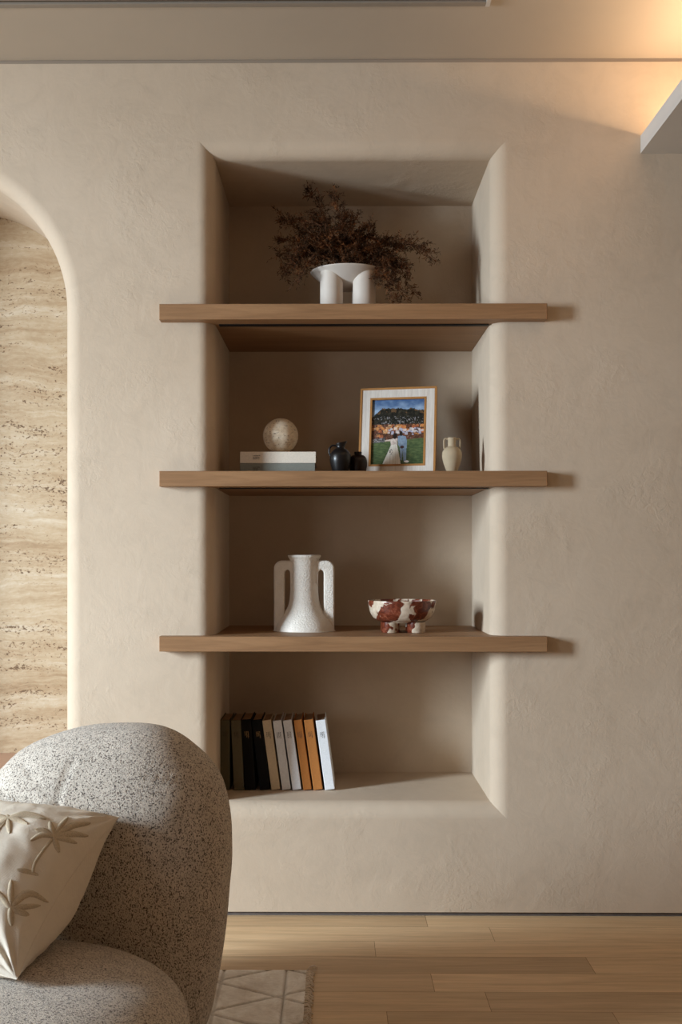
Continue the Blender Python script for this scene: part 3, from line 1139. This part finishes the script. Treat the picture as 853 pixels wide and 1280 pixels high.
for k_ in range(NTt + 1):
    tt = -PI / 2 + PI * k_ / NTt
    cs, sn = max(0.0, math.cos(tt)), math.sin(tt)
    sc = cs ** 0.72
    dp = BT * (abs(sn) ** 0.92) * (1 if sn > 0 else -1)
    if k_ in (0, NTt):
        rows_.append([bm.verts.new(ctr + Nf * dp)])
        continue
    rows_.append([bm.verts.new(ctr + Lx * (q.x * sc) + Vector((0, 0, q.y * sc)) + Nf * dp) for q in ring])
m_ = len(ring)
for a, b in zip(rows_[:-1], rows_[1:]):
    for i in range(m_):
        j = (i + 1) % m_
        if len(a) == 1:
            bm.faces.new((a[0], b[i], b[j]))
        elif len(b) == 1:
            bm.faces.new((a[i], b[0], a[j]))
        else:
            bm.faces.new((a[i], b[i], b[j], a[j]))
bmesh.ops.recalc_face_normals(bm, faces=bm.faces[:])
bmesh.ops.subdivide_edges(bm, edges=[e for e in bm.edges if e.calc_length() > .014], cuts=1, use_grid_fill=True)
bm.normal_update()
def seg_dist(p, a, b):
    ax, ay = a; bx, by = b
    dx, dy = bx - ax, by - ay
    tt = max(0, min(1, ((p[0] - ax) * dx + (p[1] - ay) * dy) / (dx * dx + dy * dy)))
    return math.hypot(p[0] - ax - tt * dx, p[1] - ay - tt * dy)
creases = [([(30, 955), (45, 975), (62, 993), (71, 1008)], 3.0, .006), ([(90, 952), (82, 968), (74, 990), (70, 1020)], 3.0, .007),
           ([(185, 972), (205, 973), (235, 977), (266, 986)], 1.6, .004), ([(0, 992), (20, 1002), (40, 1010)], 5, .02)]
for v in bm.verts:
    if v.normal.dot(Vector((0, -1, .25))) < 0:
        continue
    q = proj(v.co)
    dsp = 0
    for line, w, dep in creases:
        d = min(seg_dist(q, line[i], line[i + 1]) for i in range(len(line) - 1))
        if d < w * 4:
            dsp += dep * math.exp(-(d / w) ** 2)
    dsp += .003 * mnoise.noise(v.co * 7)
    v.co -= v.normal * dsp
for v in bm.verts:
    v.co -= cbase
    if v.co.z < .012:
        v.co.z = .012
bk_obj = link('backrest', bm, M['boucle'], chair, True)

def superell(bm, c, rx_, ry_, rz_, e1, e2, nu=96, nv=64):
    rows__ = []
    def sg(x, e):
        return math.copysign(abs(x) ** e, x)
    for j in range(nv + 1):
        ph = -PI / 2 + PI * j / nv
        if j in (0, nv):
            rows__.append([bm.verts.new(c + Vector((0, 0, rz_ * sg(math.sin(ph), e1))))])
            continue
        r_ = []
        for i in range(nu):
            th_ = 2 * PI * i / nu
            q = Lx * (rx_ * sg(math.cos(ph), e1) * sg(math.cos(th_), e2)) + Nf * (ry_ * sg(math.cos(ph), e1) * sg(math.sin(th_), e2))
            r_.append(bm.verts.new(c + q + Vector((0, 0, rz_ * sg(math.sin(ph), e1)))))
        rows__.append(r_)
    for a, b in zip(rows__[:-1], rows__[1:]):
        for i in range(nu):
            j = (i + 1) % nu
            if len(a) == 1:
                bm.faces.new((a[0], b[j], b[i]))
            elif len(b) == 1:
                bm.faces.new((a[i], a[j], b[0]))
            else:
                bm.faces.new((a[i], a[j], b[j], b[i]))
    bmesh.ops.recalc_face_normals(bm, faces=bm.faces[:])
bm = bmesh.new()
superell(bm, Vector((-.63, -1.33, .19)) - cbase, .36, .37, .137, .75, .9)
seat_obj = link('seat', bm, M['boucle'], chair, True)
bm = bmesh.new()
superell(bm, Vector((-.63, -1.30, .075)) - cbase, .33, .34, .066, .5, .9)
link('base_cushion', bm, M['boucle'], chair, True)

# ------------------------------------------------------------------ scatter cushion
TRp = Vector((-.445, -1.05, .547)); BRp = Vector((-.54, -1.38, .345))
def at_depth(u, v, Y):
    return P(u, v, Y)
TRp = P(149, 1021, -1.05)
BRp = P(21, 1224, -1.385)
e_ = (TRp - BRp)
PL = e_.length
e_.normalize()
w_ = Vector((-.95, .313, 0)).normalized()
w_ = (w_ - e_ * w_.dot(e_)).normalized()
nrm = w_.cross(e_)
if nrm.z < 0:
    nrm = -nrm
PWd = PL * 1.05
org = BRp
dg = bpy.context.evaluated_depsgraph_get()
bk_bvh = BVHTree.FromPolygons([v.co for v in bk_obj.data.vertices], [p.vertices for p in bk_obj.data.polygons])
seat_bvh = BVHTree.FromPolygons([v.co for v in seat_obj.data.vertices], [p.vertices for p in seat_obj.data.polygons])
cush = thing('scatter_cushion', 'cream linen cushion with embroidered palm trees resting in the armchair', 'cushion', org)
def pil(u, v, side):
    """u 0 at right edge .. 1 left edge, v 0 bottom .. 1 top"""
    uu, vv_ = 2 * u - 1, 2 * v - 1
    k1 = (1 - uu ** 2) ; k2 = (1 - vv_ ** 2)
    # edges pull in between the corners
    pu = uu * (1 - .10 * k2 ** 1.0)
    pv_ = vv_ * (1 - .055 * k1 ** 1.0)
    th_ = .115 * (max(k1, 0) ** .5) * (max(k2, 0) ** .55)
    wr = .006 * mnoise.noise(Vector((uu * 3.1, vv_ * 2.3, 1.7 * side))) + .0025 * mnoise.noise(Vector((uu * 8, vv_ * 8, 5 * side)))
    # gathers at the corners
    cd = math.hypot(1 - abs(uu), 1 - abs(vv_))
    ang = math.atan2(1 - abs(vv_) + 1e-5, 1 - abs(uu) + 1e-5)
    wr += .006 * math.sin(ang * 14) * math.exp(-(cd / .35) ** 2) * min(1, cd / .12)
    edge_f = min(1, min(1 - abs(uu), 1 - abs(vv_)) / .06)
    h_ = side * (th_ + wr * edge_f)
    ob = 0.0
    if side < 0:
        q_ = (uu + 1) / .85
        if 0 < q_ < 1:
            ob = .055 * k2 * 4 * q_ * (1 - q_)
        o2 = w_ * ((pu + 1) / 2 * PWd - ob) + e_ * ((pv_ + 1) / 2 * PL)
        for tr_ in (bk_bvh, seat_bvh):
            r_ = tr_.ray_cast(org + o2 + nrm * .004 - cbase, -nrm)
            if r_[0] is not None and edge_f > 0:
                h_ = max(h_, -max(0.0, r_[3] - .006))
        return o2 + nrm * h_
    return w_ * ((pu + 1) / 2 * PWd) + e_ * ((pv_ + 1) / 2 * PL) + nrm * h_
NPp = 90
bm = bmesh.new()
def warp01(t_):
    return .5 - .5 * math.cos(PI * t_)
top = [[bm.verts.new(pil(warp01(i / NPp), warp01(j / NPp), 1)) for j in range(NPp + 1)] for i in range(NPp + 1)]
bot = [[(top[i][j] if i in (0, NPp) or j in (0, NPp) else bm.verts.new(pil(warp01(i / NPp), warp01(j / NPp), -1))) for j in range(NPp + 1)] for i in range(NPp + 1)]
for i in range(NPp):
    for j in range(NPp):
        bm.faces.new((top[i][j], top[i][j + 1], top[i + 1][j + 1], top[i + 1][j]))
        bm.faces.new((bot[i][j], bot[i + 1][j], bot[i + 1][j + 1], bot[i][j + 1]))
bmesh.ops.recalc_face_normals(bm, faces=bm.faces[:])
for v in bm.verts:
    for tr_ in (bk_bvh, seat_bvh):
        q_ = v.co + org - cbase
        loc, no, _i, _d = tr_.find_nearest(q_)
        if (q_ - loc).dot(no) < .0015:
            v.co = loc + no * .0015 + cbase - org
bvh = BVHTree.FromBMesh(bm)
link('cover', bm, M['linen'], cush, True)
# seam piping
bm = bmesh.new()
loop = [pil(0, j / 40, 1) for j in range(41)] + [pil(i / 40, 1, 1) for i in range(1, 41)] + [pil(1, 1 - j / 40, 1) for j in range(1, 41)] + [pil(1 - i / 40, 0, 1) for i in range(1, 40)]
tube(bm, loop + [loop[0]], .0012, 6, False)
link('seam', bm, M['linen'], cush, True)

def hit(u, v):
    s = (u - CX) / F
    d = Vector((-math.sin(YAW) + math.cos(YAW) * s, math.cos(YAW) + math.sin(YAW) * s, (VY - v) / F)).normalized()
    r_ = bvh.ray_cast(Vector((0, -D, H)) - org, d)
    return (r_[0], r_[1]) if r_[0] is not None else (None, None)
def frond(bm, pix, wmax, thick=.0028, n=10, taper=True):
    """padded embroidered strip following pixel polyline on the cushion face"""
    pl_ = spline([(a, b, 0) for a, b in pix], 4)
    n_ = len(pl_)
    rows__ = []
    for i, p in enumerate(pl_):
        tng = (pl_[min(i + 1, n_ - 1)] - pl_[max(i - 1, 0)])
        if tng.length < 1e-6:
            continue
        tng.normalize()
        sd = Vector((-tng.y, tng.x, 0))
        f = i / (n_ - 1)
        w = wmax * (math.sin(PI * min(1, (f * .86 + .10))) ** .7 if taper else 1.0)
        r_ = []
        for k_ in range(7):
            o_ = (k_ / 6 - .5) * 2
            h3, nn = hit(p.x + sd.x * w * o_, p.y + sd.y * w * o_)
            if h3 is None:
                r_ = None
                break
            r_.append(h3 + nn * (thick * math.sqrt(max(0, 1 - o_ * o_)) - .0004))
        if r_:
            rows__.append([bm.verts.new(c) for c in r_])
        else:
            rows__.append(None)
    for a, b in zip(rows__[:-1], rows__[1:]):
        if a and b:
            for k_ in range(6):
                bm.faces.new((a[k_], a[k_ + 1], b[k_ + 1], b[k_]))
def palm(crown, tips_, trunk, wl, seed):
    bm = bmesh.new()
    r_ = random.Random(seed)
    for tx, ty, bend in tips_:
        mx, my = (crown[0] + tx) / 2, (crown[1] + ty) / 2 - bend
        frond(bm, [crown, (mx, my), (tx, ty)], wl * r_.uniform(.85, 1.1))
    if trunk:
        frond(bm, trunk, 2.4, .002, 10, False)
        ex, ey = trunk[-1]
        frond(bm, [(ex - 20, ey - 4), (ex - 8, ey - 2), (ex + 7, ey + 3)], 3.6, .0016)
    bmesh.ops.recalc_face_normals(bm, faces=bm.faces[:])
    o_ = link('palm_embroidery', bm, M['embroidery'], cush, True)
    o_['label'] = 'beige padded palm tree embroidery'
palm((67, 1046), [(85, 1022, 2), (113, 1029, 5), (110, 1045, 3), (96, 1054, 1), (74, 1066, 0), (38, 1051, 5), (43, 1037, 3), (62, 1027, 1)], [(65, 1049), (55, 1062), (44, 1078), (41, 1091)], 4.2, 1)
palm((13, 1135), [(14, 1100, 0), (48, 1118, 9), (60, 1128, 14), (50, 1132, 0), (36, 1144, 0), (14, 1158, 0), (2, 1120, 0), (-12, 1112, 4)], None, 4.6, 2)
palm((10, 1023), [(34, 1030, 2), (50, 1020, 4), (58, 1024, 5), (12, 1042, 0), (-6, 1036, 2), (-14, 1022, 2), (9, 1019, 0)], [(6, 1027), (-8, 1044), (-20, 1060)], 4.0, 3)
palm((-60, 1110), [(-42, 1085, 2), (-18, 1092, 5), (-22, 1110, 3), (-50, 1130, 0), (-88, 1114, 5), (-84, 1100, 3), (-65, 1090, 1)], [(-62, 1113), (-72, 1130), (-82, 1150)], 4.2, 4)

# ------------------------------------------------------------------ light
w = bpy.data.worlds.new('World')
S.world = w
w.use_nodes = True
bg = w.node_tree.nodes['Background']
bg.inputs['Color'].default_value = (1.0, 0.52, 0.25, 1)
bg.inputs['Strength'].default_value = 0.092

def area(name, loc, target, sx, sy, power, color, spread=PI):
    ld = bpy.data.lights.new(name, 'AREA')
    ld.shape = 'RECTANGLE'
    ld.size, ld.size_y = sx, sy
    ld.energy = power
    ld.color = color
    ld.spread = spread
    o_ = bpy.data.objects.new(name, ld)
    o_.location = loc
    o_.rotation_euler = (Vector(target) - Vector(loc)).to_track_quat('-Z', 'Y').to_euler()
    COL.objects.link(o_)
    return o_
area('window_daylight', (-3.8, -2.0, 1.55), (0.0, 0.0, 0.0), 0.60, 1.2, 97, (0.76, 0.89, 1.0), math.radians(102))
area('front_fill', (-3.0, -3.6, 1.40), (0.0, 0.1, 0.9), 0.7, 1.3, 13, (0.95, 0.97, 1.0))  # added weak fill from the left front, not a known window
cl = area('cove_lamp', (PX + .125, -1.52, z0 + .022), (PX + .1, -1.52, z0 + 1.0), 0.045, 2.95, 13.5, (1.0, 0.70, 0.44))
cl.rotation_euler = (PI, 0, 0)

S.view_settings.view_transform = 'Standard'
S.view_settings.look = 'None'
S.view_settings.exposure = 0.0
S.view_settings.gamma = 1.0
S.cycles.max_bounces = 10
S.cycles.diffuse_bounces = 6
